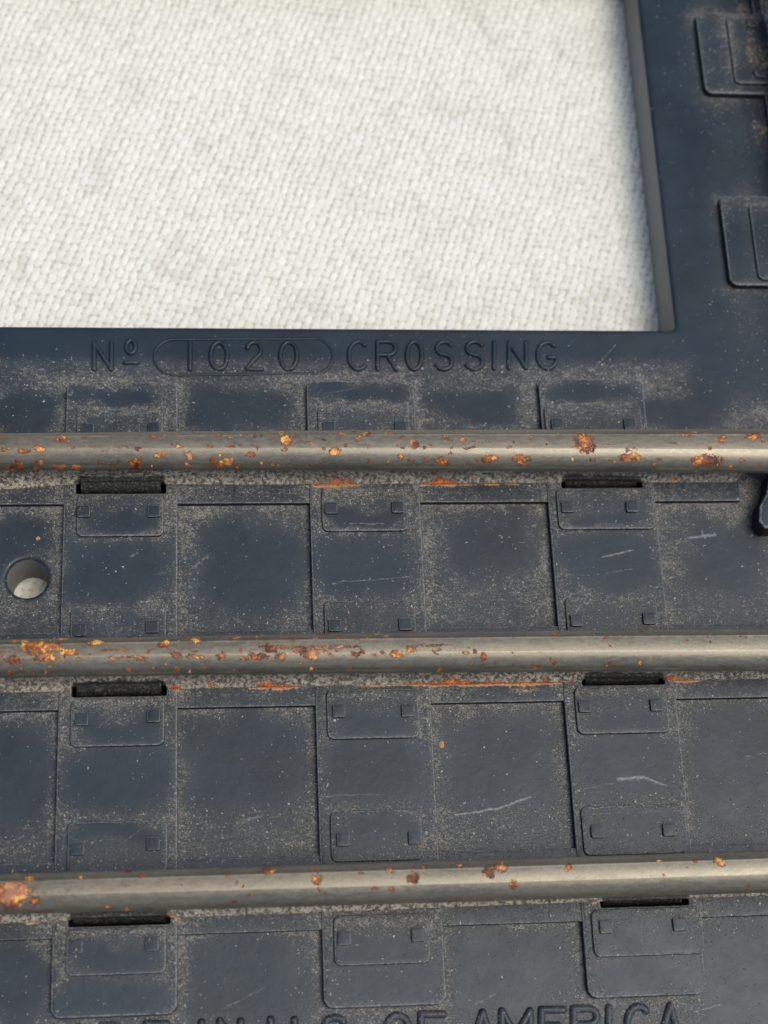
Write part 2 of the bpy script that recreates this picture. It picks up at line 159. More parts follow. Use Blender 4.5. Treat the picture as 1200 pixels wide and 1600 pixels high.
def sheet(name, outer, holes, z, bev, zb, spacing, mat, parent=None, paint=None, zfun=None, fine=None, rings=4, dark_walls=True, rim_light=.5):
    """slab with rounded upper edges: top face triangulated finely, walls down to zb"""
    loops = []
    outer = np.array(outer); outer = outer if area(outer) > 0 else outer[::-1]
    loops.append(outer)
    for h in holes:
        h = np.array(h); loops.append(h[::-1] if area(h) > 0 else h)
    norms = [vnorm(l) for l in loops]
    inner = [l+n*bev for l, n in zip(loops, norms)]
    x0, y0 = outer.min(0); x1, y1 = outer.max(0)
    gx = np.arange(x0+spacing/2, x1, spacing); gy = np.arange(y0+spacing/2, y1, spacing)
    X, Y = np.meshgrid(gx, gy); X = X.ravel(); Y = Y.ravel()
    X = X+rng.uniform(-.12, .12, X.shape)*spacing; Y = Y+rng.uniform(-.12, .12, Y.shape)*spacing
    if fine is not None:
        fx, fy = fine(x0, y0, x1, y1)
        X = np.concatenate([X, fx]); Y = np.concatenate([Y, fy])
    ok = inside(inner[0], X, Y)
    for h in inner[1:]: ok &= ~inside(h, X, Y)
    X = X[ok]; Y = Y[ok]
    dd = np.full(X.shape, 1e9)
    for l in inner: dd = np.minimum(dd, polyd(l, X, Y))
    ok = dd > spacing*.25
    X = X[ok]; Y = Y[ok]
    pts = []; edges = []
    for l in inner:
        s = len(pts)
        pts += [(float(a), float(b)) for a, b in l]
        edges += [(s+i, s+(i+1) % len(l)) for i in range(len(l))]
    nb = len(pts)
    pts += list(zip(X.tolist(), Y.tolist()))
    ov, oe, of, orig, _, _ = delaunay_2d_cdt([Vector(q) for q in pts], edges, [], 0, 1e-7)
    ovn = np.array([(q[0], q[1]) for q in ov])
    tri = np.array([f for f in of if len(f) == 3])
    c = ovn[tri].mean(1)
    ok = inside(inner[0], c[:, 0], c[:, 1])
    for h in inner[1:]: ok &= ~inside(h, c[:, 0], c[:, 1])
    tri = tri[ok]
    where = {}
    for i, o in enumerate(orig):
        for k in o: where[k] = i
    V = [(a[0], a[1], z) for a in ovn]
    F = [tuple(t) for t in tri.tolist()]
    s = 0
    for l, n in zip(loops, norms):
        m = len(l)
        prev = [where[s+i] for i in range(m)]
        prof = [(bev-bev*math.sin(a), z-bev+bev*math.cos(a)) for a in (math.pi/2*np.arange(1, rings+1)/rings)] + [(0, zb)]
        for off, zz in prof:
            q = l+n*off
            st = len(V); V += [(a[0], a[1], zz) for a in q]
            cur = list(range(st, st+m))
            for i in range(m):
                j = (i+1) % m
                F.append((prev[i], cur[i], cur[j], prev[j]))
            prev = cur
        s += m
    V = np.array(V)
    # the outline loops run CCW, so faces built above look outwards
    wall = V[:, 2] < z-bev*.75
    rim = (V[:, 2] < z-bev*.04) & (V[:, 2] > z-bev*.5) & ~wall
    if zfun is not None:
        top = V[:, 2] > z-bev*.5
        V[top, 2] += zfun(V[top, 0], V[top, 1])
    A = paint(V[:, 0], V[:, 1], V[:, 2]) if paint else None
    if A is not None:
        A[rim, 2] = np.maximum(A[rim, 2], rim_light); A[rim, 0] *= .4  # rounded edges painted pale: rim highlight put into the colour
        A[wall, 0] = -.9 if dark_walls else 1.5; A[wall, 2] = 0  # near-black walls hold grime and painted edge shade; plate walls go paler
    return link(name, V, F, mat, parent, A)

def tube(path, r, zc, zs=1.0, n=10):
    """half sunk rounded ridge along a polyline, with ball ends"""
    V = []; F = []
    path = np.array(path, float)
    # resample so that corners stay round
    d = np.diff(path, axis=0)
    t = np.zeros_like(path)
    t[1:-1] = path[2:]-path[:-2]; t[0] = d[0]; t[-1] = d[-1]
    if np.allclose(path[0], path[-1]): t[0] = t[-1] = path[1]-path[-2]
    t /= np.maximum(np.linalg.norm(t, axis=1), 1e-9)[:, None]
    nn = np.stack([-t[:, 1], t[:, 0]], 1)
    closed = np.allclose(path[0], path[-1])
    st = []
    if not closed:
        for a in (80, 60, 40, 20): st.append((path[0]-t[0]*r*math.sin(math.radians(a)), nn[0], math.cos(math.radians(a))))
    for q, m in zip(path, nn): st.append((q, m, 1.0))
    if not closed:
        for a in (20, 40, 60, 80): st.append((path[-1]+t[-1]*r*math.sin(math.radians(a)), nn[-1], math.cos(math.radians(a))))
    for q, m, k in st:
        for i in range(n+1):
            a = math.pi*i/n
            V.append((q[0]+m[0]*r*k*math.cos(a), q[1]+m[1]*r*k*math.cos(a), zc+r*zs*k*math.sin(a)))
    for j in range(len(st)-1):
        for i in range(n):
            a = j*(n+1)+i
            F.append((a, a+1, a+n+2, a+n+1))
    return V, F

# ------------------------------------------------------------------ materials
def mat(name):
    m = bpy.data.materials.new(name); m.use_nodes = True
    nt = m.node_tree; b = nt.nodes['Principled BSDF']
    return m, nt, b

class N:
    def __init__(s, nt): s.nt = nt
    def l(s, a, b): s.nt.links.new(a, b)
    def val(s, sock, v):
        if hasattr(v, 'is_linked') or hasattr(v, 'links'): s.l(v, sock)
        else: sock.default_value = v
    def math(s, op, a, b=0.0, clamp=False):
        n = s.nt.nodes.new('ShaderNodeMath'); n.operation = op; n.use_clamp = clamp
        s.val(n.inputs[0], a); s.val(n.inputs[1], b); return n.outputs[0]
    def noise(s, co, scale, detail=4, rough=.6, dist=0.0):
        n = s.nt.nodes.new('ShaderNodeTexNoise'); s.l(co, n.inputs['Vector'])
        n.inputs['Scale'].default_value = scale; n.inputs['Detail'].default_value = detail
        n.inputs['Roughness'].default_value = rough; n.inputs['Distortion'].default_value = dist
        return n.outputs['Fac']
    def voro(s, co, scale, out='Distance'):
        n = s.nt.nodes.new('ShaderNodeTexVoronoi'); s.l(co, n.inputs['Vector']); n.inputs['Scale'].default_value = scale
        return n.outputs[out]
    def ramp(s, f, a, b, lo=0.0, hi=1.0):
        n = s.nt.nodes.new('ShaderNodeMapRange'); n.interpolation_type = 'SMOOTHSTEP'
        s.val(n.inputs[0], f)
        s.val(n.inputs[1], a); s.val(n.inputs[2], b)
        n.inputs[3].default_value = lo; n.inputs[4].default_value = hi
        return n.outputs[0]
    def mix(s, f, a, b):
        n = s.nt.nodes.new('ShaderNodeMix'); n.data_type = 'RGBA'
        s.val(n.inputs[0], f)
        for i, v in ((6, a), (7, b)):
            if isinstance(v, tuple): n.inputs[i].default_value = (*v, 1)
            else: s.l(v, n.inputs[i])
        return n.outputs[2]
    def warp(s, co, scale, amt):
        t = s.nt.nodes.new('ShaderNodeTexNoise'); s.l(co, t.inputs['Vector']); t.inputs['Scale'].default_value = scale; t.inputs['Detail'].default_value = 1
        a = s.nt.nodes.new('ShaderNodeVectorMath'); a.operation = 'SUBTRACT'; s.l(t.outputs['Color'], a.inputs[0]); a.inputs[1].default_value = (.5, .5, .5)
        b = s.nt.nodes.new('ShaderNodeVectorMath'); b.operation = 'SCALE'; s.l(a.outputs[0], b.inputs[0]); b.inputs['Scale'].default_value = amt
        c = s.nt.nodes.new('ShaderNodeVectorMath'); c.operation = 'ADD'; s.l(co, c.inputs[0]); s.l(b.outputs[0], c.inputs[1])
        return c.outputs[0]
    def bump(s, h, dist, strength=1.0, prev=None):
        n = s.nt.nodes.new('ShaderNodeBump'); n.inputs['Distance'].default_value = dist
        n.inputs['Strength'].default_value = strength; s.l(h, n.inputs['Height'])
        if prev: s.l(prev, n.inputs['Normal'])
        return n.outputs[0]
    def coord(s):
        n = s.nt.nodes.new('ShaderNodeTexCoord'); return n.outputs['Object']
    def scaled(s, co, v):
        n = s.nt.nodes.new('ShaderNodeMapping'); n.inputs['Scale'].default_value = v; s.l(co, n.inputs['Vector']); return n.outputs[0]
    def wear(s):
        n = s.nt.nodes.new('ShaderNodeAttribute'); n.attribute_name = 'wear'
        m = s.nt.nodes.new('ShaderNodeSeparateColor'); s.l(n.outputs['Color'], m.inputs[0])
        return m.outputs[0], m.outputs[1], m.outputs[2]

def plastic():
    m, nt, b = mat('dusty_black_plastic'); n = N(nt); co = n.coord()
    dust, rust, scr_rim = n.wear()  # dust, rust, scuffs; they also carry painted edge shade and highlights
    g1 = n.noise(co, 12500, 3, .8)             # grain of about 0.1 mm
    g2 = n.noise(n.scaled(co, (1, 1.6, 1)), 2300, 4, .65, .6)
    g3 = n.noise(co, 420, 3, .6)
    # film of dust, broken up into grains
    s = n.math('ADD', n.math('MULTIPLY', g1, .95), n.math('MULTIPLY', g2, .85))
    s = n.math('ADD', s, n.math('MULTIPLY', g3, .35))
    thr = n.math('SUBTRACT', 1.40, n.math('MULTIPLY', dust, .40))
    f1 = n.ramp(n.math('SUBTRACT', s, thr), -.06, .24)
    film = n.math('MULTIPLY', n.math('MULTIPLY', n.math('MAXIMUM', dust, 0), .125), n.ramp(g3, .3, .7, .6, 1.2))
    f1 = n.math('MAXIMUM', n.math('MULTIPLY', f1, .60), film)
    base = n.mix(n.ramp(n.noise(co, 160, 3), .35, .65), (.0062, .0155, .0235), (.0095, .023, .034))
    gcol = n.mix(n.ramp(n.noise(co, 8200, 2, .8), .36, .64), (.07, .071, .062), (.44, .41, .335))
    col = n.mix(f1, base, gcol)
    # single pale flecks and hairs
    vd = n.voro(n.scaled(n.warp(co, 3500, .00045), (.8, 1.2, 1)), 5600)
    vcol = n.nt.nodes.new('ShaderNodeTexVoronoi'); n.l(n.scaled(n.warp(co, 3500, .00045), (.8, 1.2, 1)), vcol.inputs['Vector']); vcol.inputs['Scale'].default_value = 5600
    sep = n.nt.nodes.new('ShaderNodeSeparateColor'); n.l(vcol.outputs['Color'], sep.inputs[0])
    pick = n.ramp(n.math('SUBTRACT', sep.outputs[0], n.math('SUBTRACT', .99, n.math('MULTIPLY', dust, .34))), 0, .03)
    fleck = n.math('MULTIPLY', pick, n.ramp(vd, .12, .4, 1, 0))
    col = n.mix(n.math('MULTIPLY', fleck, n.ramp(sep.outputs[1], 0, 1, .1, .8)), col, n.mix(sep.outputs[2], (.5, .46, .36), (.62, .62, .6)))
    # pale scuffs, plus painted highlights on rounded edges and letter tops
    sc = n.ramp(n.math('ADD', n.math('MULTIPLY', scr_rim, 1.1), n.math('MULTIPLY', n.noise(n.scaled(co, (.5, 1, 1)), 7500, 3, .8), 1.6)), .95, 1.7)
    sc = n.math('MULTIPLY', sc, n.ramp(scr_rim, .04, .3))
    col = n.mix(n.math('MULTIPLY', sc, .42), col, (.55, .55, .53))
    # rust bleed
    rf = n.ramp(n.math('ADD', rust, n.math('MULTIPLY', n.math('SUBTRACT', n.noise(co, 4200, 4, .7), .5), .9)), .3, .62)
    rcol = n.mix(n.ramp(n.noise(co, 5200, 3, .7), .35, .65), (.34, .065, .01), (.55, .26, .08))
    rcol = n.mix(n.ramp(rust, .5, .75), n.mix(n.ramp(g1, .4, .6), (.30, .20, .10), (.62, .46, .27)), rcol)
    col = n.mix(rf, col, rcol)
    col = n.mix(n.ramp(dust, 1.2, 1.5), col, (.20, .195, .18))  # plate walls paler: dust film and light off the cloth, painted in
    dark_tone = n.ramp(dust, -.6, 0, 1, 0)
    col = n.mix(dark_tone, col, (.012, .0105, .008))  # walls darkened: edge shade painted in along with grime
    n.l(col, b.inputs['Base Color'])
    ro = n.math('ADD', n.ramp(g3, .3, .7, .37, .43), n.math('MAXIMUM', n.math('MULTIPLY', f1, .6), n.math('MULTIPLY', dark_tone, .5)), True)
    n.l(ro, b.inputs['Roughness'])
    b.inputs['Specular IOR Level'].default_value = .36
    h = n.math('ADD', n.math('MULTIPLY', f1, .8), n.math('MULTIPLY', fleck, 1.4))
    bp = n.bump(h, .00003, .8)
    bp = n.bump(n.noise(co, 1200, 3, .5), .00005, .35, bp)
    n.l(bp, b.inputs['Normal'])
    return m

def steel():
    m, nt, b = mat('dull_rusty_steel'); n = N(nt); co = n.coord()
    dust, rust, gr = n.wear()                  # gr: grainy foot of the rail
    lng = n.scaled(n.warp(co, 1500, .0004), (.30, 1, 1))
    g = n.noise(co, 5200, 4, .7)
    gl = n.noise(lng, 4200, 4, .7)
    big = n.noise(n.scaled(co, (.35, 1, 1)), 330, 3, .6)
    col = n.mix(n.ramp(gl, .35, .68), (.118, .112, .086), (.175, .165, .125))
    col = n.mix(n.ramp(big, .38, .66, 0, .40), col, (.20, .175, .125))
    spk = n.ramp(n.noise(co, 9000, 2, .7), .60, .72)
    col = n.mix(n.math('MULTIPLY', spk, .35), col, (.42, .38, .28))
    drk = n.ramp(n.noise(co, 6000, 3, .7), .60, .70)
    col = n.mix(n.math('MULTIPLY', drk, .3), col, (.05, .045, .032))
    # dust film
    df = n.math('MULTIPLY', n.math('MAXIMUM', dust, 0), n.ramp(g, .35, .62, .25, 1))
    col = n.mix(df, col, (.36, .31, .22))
    # grainy corroded foot
    g5 = n.noise(n.warp(co, 2500, .0003), 3600, 5, .75)
    col = n.mix(gr, col, n.mix(n.ramp(g5, .42, .60), (.055, .052, .038), (.52, .46, .34)))
    # spontaneous tiny pits
    vp = n.nt.nodes.new('ShaderNodeTexVoronoi'); n.l(co, vp.inputs['Vector']); vp.inputs['Scale'].default_value = 1150
    sp = n.nt.nodes.new('ShaderNodeSeparateColor'); n.l(vp.outputs['Color'], sp.inputs[0])
    tiny = n.math('MULTIPLY', n.ramp(sp.outputs[0], .90, .95), n.ramp(vp.outputs['Distance'], .12, .3, 1, 0))
    rr = n.math('MAXIMUM', rust, n.math('MULTIPLY', tiny, .62))
    w = n.math('MULTIPLY', n.math('SUBTRACT', n.noise(co, 3300, 5, .78, .8), .5), 2.1)
    rs = n.math('ADD', rr, n.math('MULTIPLY', w, n.ramp(rr, .02, .4)))
    rf = n.ramp(rs, .28, .46)
    halo = n.math('MULTIPLY', n.math('MULTIPLY', n.ramp(rr, .02, .4), n.ramp(g, .35, .6)), .55)
    rn = n.noise(co, 3900, 4, .75, .4)
    rb = n.noise(co, 760, 2, .5)
    rn2 = n.math('ADD', rn, n.math('MULTIPLY', n.math('SUBTRACT', rb, .5), 1.1))
    rcol = n.mix(n.ramp(rn2, .28, .46), (.060, .014, .004), (.22, .055, .010))
    rcol = n.mix(n.ramp(rn2, .44, .56), rcol, (.44, .14, .022))
    rcol = n.mix(n.ramp(rn2, .56, .68), rcol, (.82, .45, .10))
    rcol = n.mix(n.ramp(n.noise(co, 520, 2), .48, .66, 0, .55), rcol, (.38, .19, .12))
    rcol = n.mix(n.math('MULTIPLY', gr, .85), rcol, n.mix(n.ramp(rn, .35, .6), (.34, .035, .006), (.80, .19, .02)))
    col = n.mix(halo, col, (.24, .12, .065))
    col = n.mix(rf, col, rcol)
    dark_tone = n.ramp(dust, -.6, 0, 1, 0)  # below zero the channel blends toward a near-black tone
    col = n.mix(dark_tone, col, n.mix(n.ramp(g, .5, .66), (.008, .009, .007), (.11, .10, .07)))
    n.l(col, b.inputs['Base Color'])
    met = n.math('MULTIPLY', n.math('SUBTRACT', 1, rf), n.math('SUBTRACT', .62, n.math('MULTIPLY', gr, .6), True))
    n.l(n.math('MULTIPLY', n.math('MULTIPLY', met, n.ramp(dust, 0, .8, 1, .25)), n.math('SUBTRACT', 1, dark_tone)), b.inputs['Metallic'])
    ro = n.math('ADD', n.ramp(gl, .3, .7, .29, .43), n.math('MULTIPLY', gr, .3))
    ro = n.math('ADD', ro, n.math('MULTIPLY', dust, .25))
    ro = n.mix(rf, ro, n.ramp(rn, .3, .7, .28, .75))
    n.l(ro, b.inputs['Roughness'])
    h = n.math('ADD', n.math('MULTIPLY', rf, 1.0), n.math('MULTIPLY', n.math('MULTIPLY', rn, rf), 1.6))
    bp = n.bump(h, .00004, .8)
    gb = n.math('MULTIPLY', n.math('ADD', gr, .03), g5)
    bp = n.bump(gb, .00016, .9, bp)
    bp = n.bump(n.noise(co, 2600, 4, .65), .000016, .5, bp)
    n.l(bp, b.inputs['Normal'])
    return m

def cloth_mat():
    m, nt, b = mat('woven_white_cotton'); n = N(nt); co = n.coord()
    h, st, var = n.wear()
    stain = n.ramp(n.math('ADD', n.noise(co, 150, 5, .72, 1.0), n.math('MULTIPLY', n.noise(co, 900, 3, .7), .3)), .62, .9)
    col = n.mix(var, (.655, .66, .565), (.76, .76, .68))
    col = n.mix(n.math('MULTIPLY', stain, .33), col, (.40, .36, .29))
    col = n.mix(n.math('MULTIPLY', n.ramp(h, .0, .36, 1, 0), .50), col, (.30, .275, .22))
    spk = n.ramp(n.noise(co, 2600, 2, .5), .73, .78)
    col = n.mix(n.math('MULTIPLY', spk, .5), col, (.20, .15, .10))
    n.l(col, b.inputs['Base Color'])
    b.inputs['Roughness'].default_value = .85
    b.inputs['Specular IOR Level'].default_value = .25
    b.inputs['Subsurface Weight'].default_value = 0.0
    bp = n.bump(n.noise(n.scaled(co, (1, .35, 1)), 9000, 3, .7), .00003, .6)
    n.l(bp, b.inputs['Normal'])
    return m

M_PL, M_ST, M_CL = plastic(), steel(), cloth_mat()

# ------------------------------------------------------------------ maps of dust, rust, scuffs and painted shade
TZ, SZ, PZ, UZ = .68, .52, .98, 1.25        # tops of ties, rail beds, tie plates, spike heads
ties = []
for k, (ya, yb) in zip(range(3), D['tie_ends']):
    ties.append((k*P, ya, k*P+W, yb))
ties.append((-P, ties[0][1], -P+W, ties[0][3]))
YC = [r['path'][2][1] for r in D['rails']]
CROSS_R = 63.3
cross = [(x, y0, x+15.4, y1) for x, y0, y1 in D['cross_ties']]
cross.append((cross[0][0], cross[0][1]+19.2, cross[0][2], cross[0][3]+19.2))

def foot_y(j, x):
    f = np.array(D['rails'][j]['foot']); return np.interp(x, f[:, 0], f[:, 1])

def strip_y(j):
    f = np.array(D['rails'][j]['strip']); return float(f[:, 1].mean())

SCR = list(D['scratch'])
_r = np.random.default_rng(21)
for _k in range(60):
    _x, _y = _r.uniform(-5, 56), _r.uniform(-43, 10); _a = _r.normal(.25, .5); _l = _r.uniform(.6, 3.5)
    SCR.append([_x, _y, _x+_l*math.cos(_a), _y+_l*math.sin(_a), _r.uniform(.03, .06), _r.uniform(.22, .48)])
def paint_plastic(level):
    def fn(X, Y, Z):
        n = len(X)
        A = np.zeros((n, 3))
        d = np.full(n, 1e9)
        for t in ties+cross: d = np.minimum(d, np.abs(rectd(X, Y, t)))
        if level >= 1:
            for k, r, _ in D['pads']: d = np.minimum(d, np.abs(rectd(X, Y, r)))
            for c in D['cross_pads']: d = np.minimum(d, np.abs(rectd(X, Y, (c[0], c[1], c[0]+9, c[2]))))
        rail_d = np.full(n, 1e9)
        for j in range(3):
            ys = strip_y(j)
            rail_d = np.minimum(rail_d, np.where(Y < YC[j], np.abs(Y-foot_y(j, X)), np.abs(Y-YC[j]-1.4)))
            if level == 0: d = np.minimum(d, np.abs(Y-ys))
        nz = fbm(X, Y, 5, 3)
        frame = sm((X-50.3)/2.0)*sm((Y-4.5)/3)
        frame = np.maximum(frame, sm((Y-9.2)/1.2))
        base = {0: .80, 1: .60, 2: .56, 3: .44}[level]
        q = base+.48*np.exp(-d/.75)+.24*np.exp(-rail_d/1.2)+.22*nz
        xx = X+1.5*fbm(X, Y, 2.4, 91); yy = Y+1.1*fbm(X, Y, 2.4, 92)
        cl = np.zeros(n)
        for cx, cy, rx, ry in D['clean']:
            e = (np.abs((xx-cx)/rx)**3.2+np.abs((yy-cy)/ry)**3.2)**(1/3.2)
            cl = np.maximum(cl, sm((1.28-e)/.62))
        q = q*(1-.78*cl)
        fd = .05+.75*np.exp(-np.minimum(d, 9)/.8)*(.7+.5*nz)+.05*nz
        q = q*(1-frame)+np.clip(fd, 0, 1)*frame
        right = sm((X-53.5)/4)*sm((Y-3)/3)
        q = q+right*.28*(.6+nz)
        for yc_ in YC: q = q*(1-.6*np.exp(-np.maximum(Y-(yc_+1.5), 0)/.9)*(Y > yc_))  # dust thinned behind each rail, its soft shadow painted as darker plastic
        if level == 3: q = q*.35
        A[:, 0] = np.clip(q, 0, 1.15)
        r = np.zeros(n)
        for x0, x1, y, h, s in D['foot_rust']:
            e = np.hypot(np.maximum(np.maximum(x0-X, X-x1), 0)/.5, (Y-y)/(h*.6))
            r = np.maximum(r, s*np.exp(-e*e*1.3))
        for x, y, rx, ry, s in D['crust']:
            e = np.hypot((X-x)/rx, (Y-y)/ry); r = np.maximum(r, .62*s*np.exp(-e**2*1.1))
        r = np.maximum(r, .30*sm((X-58.6)/1.5)*sm((Y-24)/10)*(.8+.8*nz))
        A[:, 1] = r
        s_ = np.zeros(n)
        wob = .10*fbm(X, Y, .8, 55)
        for x0, y0, x1, y1, w, s in SCR:
            if s < 0: continue
            e = segd(X+wob, Y+wob, (x0, y0), (x1, y1))/w
            s_ = np.maximum(s_, s*np.exp(-(e/1.0)**2))
        A[:, 2] = s_
        return A
    return fn

def scratch_fine(x0, y0, x1, y1):
    xs, ys = [], []
    for a, b, c, d, w, s in SCR:
        if s < 0: continue
        L = math.hypot(c-a, d-b); n = int(L/.08)+2
        for off in ((-2, -1, 0, 1, 2) if w > .06 else (-1, 0, 1)):
            t = np.linspace(-.02, 1.02, n)
            nx, ny = -(d-b)/L, (c-a)/L
            xs.append(a+(c-a)*t+nx*off*.07+rng.uniform(-.01, .01, n)); ys.append(b+(d-b)*t+ny*off*.07+rng.uniform(-.01, .01, n))
    for x, y, rx, ry, s in D['crust']:
        if rx < .6:
            t = rng.uniform(-1, 1, (60, 2)); xs.append(x+t[:, 0]*rx*1.8); ys.append(y+t[:, 1]*ry*1.8)
    xs = np.concatenate(xs); ys = np.concatenate(ys)
    k = (xs > x0) & (xs < x1) & (ys > y0) & (ys < y1)
    return xs[k], ys[k]

# ------------------------------------------------------------------ the cloth the track lies on
def build_cloth():
    gx = np.concatenate([np.arange(-70, -14, 2.0), np.arange(-14, 56, .085), np.arange(56, 130, 2.0)])
    gy = np.concatenate([np.arange(-90, -14, 2.0), np.arange(-14, -5, .1), np.arange(-5, 7, 1.0), np.arange(7, 53, .085), np.arange(53, 130, 2.0)])
    X, Y = np.meshgrid(gx, gy)
    th = math.radians(-19)
    U = X*math.cos(th)+Y*math.sin(th)*1.0+.30*fbm(X, Y, 5, 5)+.10*fbm(X, Y, 1.3, 8)
    V = -X*math.sin(math.radians(-8))+Y*math.cos(math.radians(-8))+.30*fbm(X, Y, 6, 6)+.10*fbm(X, Y, 1.2, 9)
    p1, p2 = .67, .65
    i0 = np.floor(U/p1); j0 = np.floor(V/p2)
    Z = np.full(X.shape, -.12); KN = np.zeros(X.shape)
    for di in (-1, 0, 1):
        for dj in (-1, 0, 1):
            ii = (i0+di).astype(np.int64); jj = (j0+dj).astype(np.int64)
            r1 = vnoise(ii*1.0, jj*1.0, 1.0, 33); r2 = vnoise(ii*1.0, jj*1.0, 1.0, 34); r3 = vnoise(ii*1.0, jj*1.0, 1.0, 35)
            par = (ii+jj) % 2 == 0
            du = (U/p1-ii-.5-.10*r2)*2; dw = (V/p2-jj-.5-.10*r3)*2
            su = np.where(par, .98, 1.06)*(1+.10*r3); sv = np.where(par, 1.16, 1.0)*(1+.12*r1)
            e = (np.abs(du/su)**2.3+np.abs(dw/sv)**2.3)
            z = np.where(par, .26, .21)*np.maximum(0, 1-e)**.42+np.where(par, .02, -.01)+.03*r1
            z = np.where(e < 1, z, -.12)
            m = z > Z
            Z = np.where(m, z, Z); KN = np.where(m, r1*.5+np.where(par, .5, -.15), KN)
    Z = Z+.012*fbm(X, Y, .35, 12)
    kn = KN; par = 0
    far = (X < -14.5) | (X > 56.5) | (Y < -14.5) | (Y > 53.5)
    Z = np.where(far, .2, Z)
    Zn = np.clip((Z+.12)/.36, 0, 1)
    Z = Z*.42-.26+.12*fbm(X, Y, 16, 70)
    ny, nx = X.shape
    verts = np.stack([X.ravel(), Y.ravel(), Z.ravel()-DEP], 1)
    idx = np.arange(nx*ny).reshape(ny, nx)
    quads = np.stack([idx[:-1, :-1], idx[:-1, 1:], idx[1:, 1:], idx[1:, :-1]], -1).reshape(-1, 4)
    me = bpy.data.meshes.new('tablecloth')
    v = verts.copy(); v[:, 2] += DEP; v *= MM
    me.vertices.add(len(v)); me.vertices.foreach_set('co', v.astype(np.float32).ravel())
    me.loops.add(len(quads)*4); me.loops.foreach_set('vertex_index', quads.astype(np.int32).ravel())
    me.polygons.add(len(quads)); me.polygons.foreach_set('loop_start', (np.arange(len(quads))*4).astype(np.int32))
    me.polygons.foreach_set('use_smooth', np.ones(len(quads), bool))
    me.update(calc_edges=True)
    a = me.color_attributes.new('wear', 'FLOAT_COLOR', 'POINT')
    buf = np.ones((len(v), 4), np.float32)
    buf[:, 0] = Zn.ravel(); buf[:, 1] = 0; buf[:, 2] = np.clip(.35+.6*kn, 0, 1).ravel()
    a.data.foreach_set('color', buf.ravel())
    me.validate()
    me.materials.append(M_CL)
    o = bpy.data.objects.new('tablecloth', me)
    scene.collection.objects.link(o)
    o['label'] = 'coarse white woven cloth lying under the black track piece'
    o['category'] = 'cloth'
    return o
build_cloth()

# ------------------------------------------------------------------ the track piece
root = bpy.data.objects.new('toy_train_track', None)
scene.collection.objects.link(root)
root['label'] = 'black plastic toy railway crossing with three rusty steel rails on white cloth'
root['category'] = 'toy track'

X0, X1, Y0, Y1 = -26.0, 80.0, -52.0, 62.0
opening = densify(rrect(-22, D['OPY'], D['OPX'], 50, .55, 5), .5)
hx0, hy0, hx1, hy1 = D['hole']; hc = ((hx0+hx1)/2, (hy0+hy1)/2); hr = (hx1-hx0+hy1-hy0)/4
circ = np.array([(hc[0]+hr*math.cos(a), hc[1]+hr*math.sin(a)) for a in np.linspace(0, 2*math.pi, 49)[:-1]])
slot_loops = []
for k, s in D['slots']:
    slot_loops.append((k, s))
plate_holes = [opening, circ]
for k, s in slot_loops:
    plate_holes.append(densify(rrect(s[0]-.05, s[1]-.05, s[2]+.05, s[3]+1.2+.05, .2, 3), .5))
outer = densify(rrect(X0, Y0, X1, Y1, 1.0, 5), .6)
sheet('base_plate', outer, plate_holes, 0, .30, -DEP+.02, .36, M_PL, root, paint_plastic(0), fine=scratch_fine, dark_walls=False, rim_light=.12,
      zfun=lambda x, y: .05*fbm(x, y, 9, 40)-.03)
# closed bottoms of the sockets under the rails
for k, s in slot_loops:
    x0, y0, x1, y1 = s[0]-.3, s[1]-.3, s[2]+.3, s[3]+1.5
    link('socket_floor', [(x0, y0, -2), (x1, y0, -2), (x1, y1, -2), (x0, y1, -2)], [(0, 1, 2, 3)], M_PL, root, np.zeros((4, 3)))
pads_by_tie = {}
for k, r, st in D['pads']: pads_by_tie.setdefault(k, []).append((r, st))

def make_tie(k, t, pads, slots):
    x0, y0, x1, y1 = t
    o = densify(rrect(x0, y0, x1, y1, .75, 6), .45)
    hs = [densify(rrect(s[0], s[1], s[2], s[3]+1.2, .12, 3), .4) for s in slots]
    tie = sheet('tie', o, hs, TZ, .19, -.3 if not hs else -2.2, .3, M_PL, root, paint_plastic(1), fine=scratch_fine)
    for (a, b, c, d), st in pads:
        loc = [s for s in slots if s[1] < d and s[3]+1.2 > b]
        pr = densify(rrect(a, b, c, d, .5, 5), .35)
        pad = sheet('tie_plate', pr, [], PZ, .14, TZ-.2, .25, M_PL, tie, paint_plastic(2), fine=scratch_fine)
        for (p, q, r_, s_) in st:
            cx, cy = (p+r_)/2, (q+s_)/2
            hw = .48
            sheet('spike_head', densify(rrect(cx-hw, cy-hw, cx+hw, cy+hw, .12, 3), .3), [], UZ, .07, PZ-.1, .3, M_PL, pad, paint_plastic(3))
    return tie

# bring pad edges that lie next to a rail up to the rail bed, clear of the sockets
def fix_pads(pads, slots):
    out = []
    for r, st in pads:
        a, b, c, d = r
        for j in range(3):
            fy = float(foot_y(j, (a+c)/2))
            if b < fy < d+1.0 and d > b and (b+d)/2 < YC[j]: d = fy-.35
        for s in slots:
            if b < s[1] < d+.5 and (b+d)/2 < s[1]: d = s[1]-.18
        out.append(((a, b, c, d), st))
    return out
for k in range(3):
    sl = [s for kk, s in slot_loops if kk == k]
    make_tie(k, ties[k], fix_pads(pads_by_tie[k], sl), sl)
shift = [((a-P, b, c-P, d), [(p-P, q, r-P, s) for p, q, r, s in st]) for (a, b, c, d), st in fix_pads(pads_by_tie[1], [])]
shift = [((a-P, b, c-P, d), [(p-P, q, r-P, s) for p, q, r, s in st]) for (a, b, c, d), st in shift]
make_tie(-1, ties[3], shift, [])
for i, (t, c) in enumerate(zip(cross, D['cross_pads'])):
    st = [c[3], c[4]]
    make_tie(9, t, [((c[0], c[1], c[0]+3.7, c[2]), st)], [])

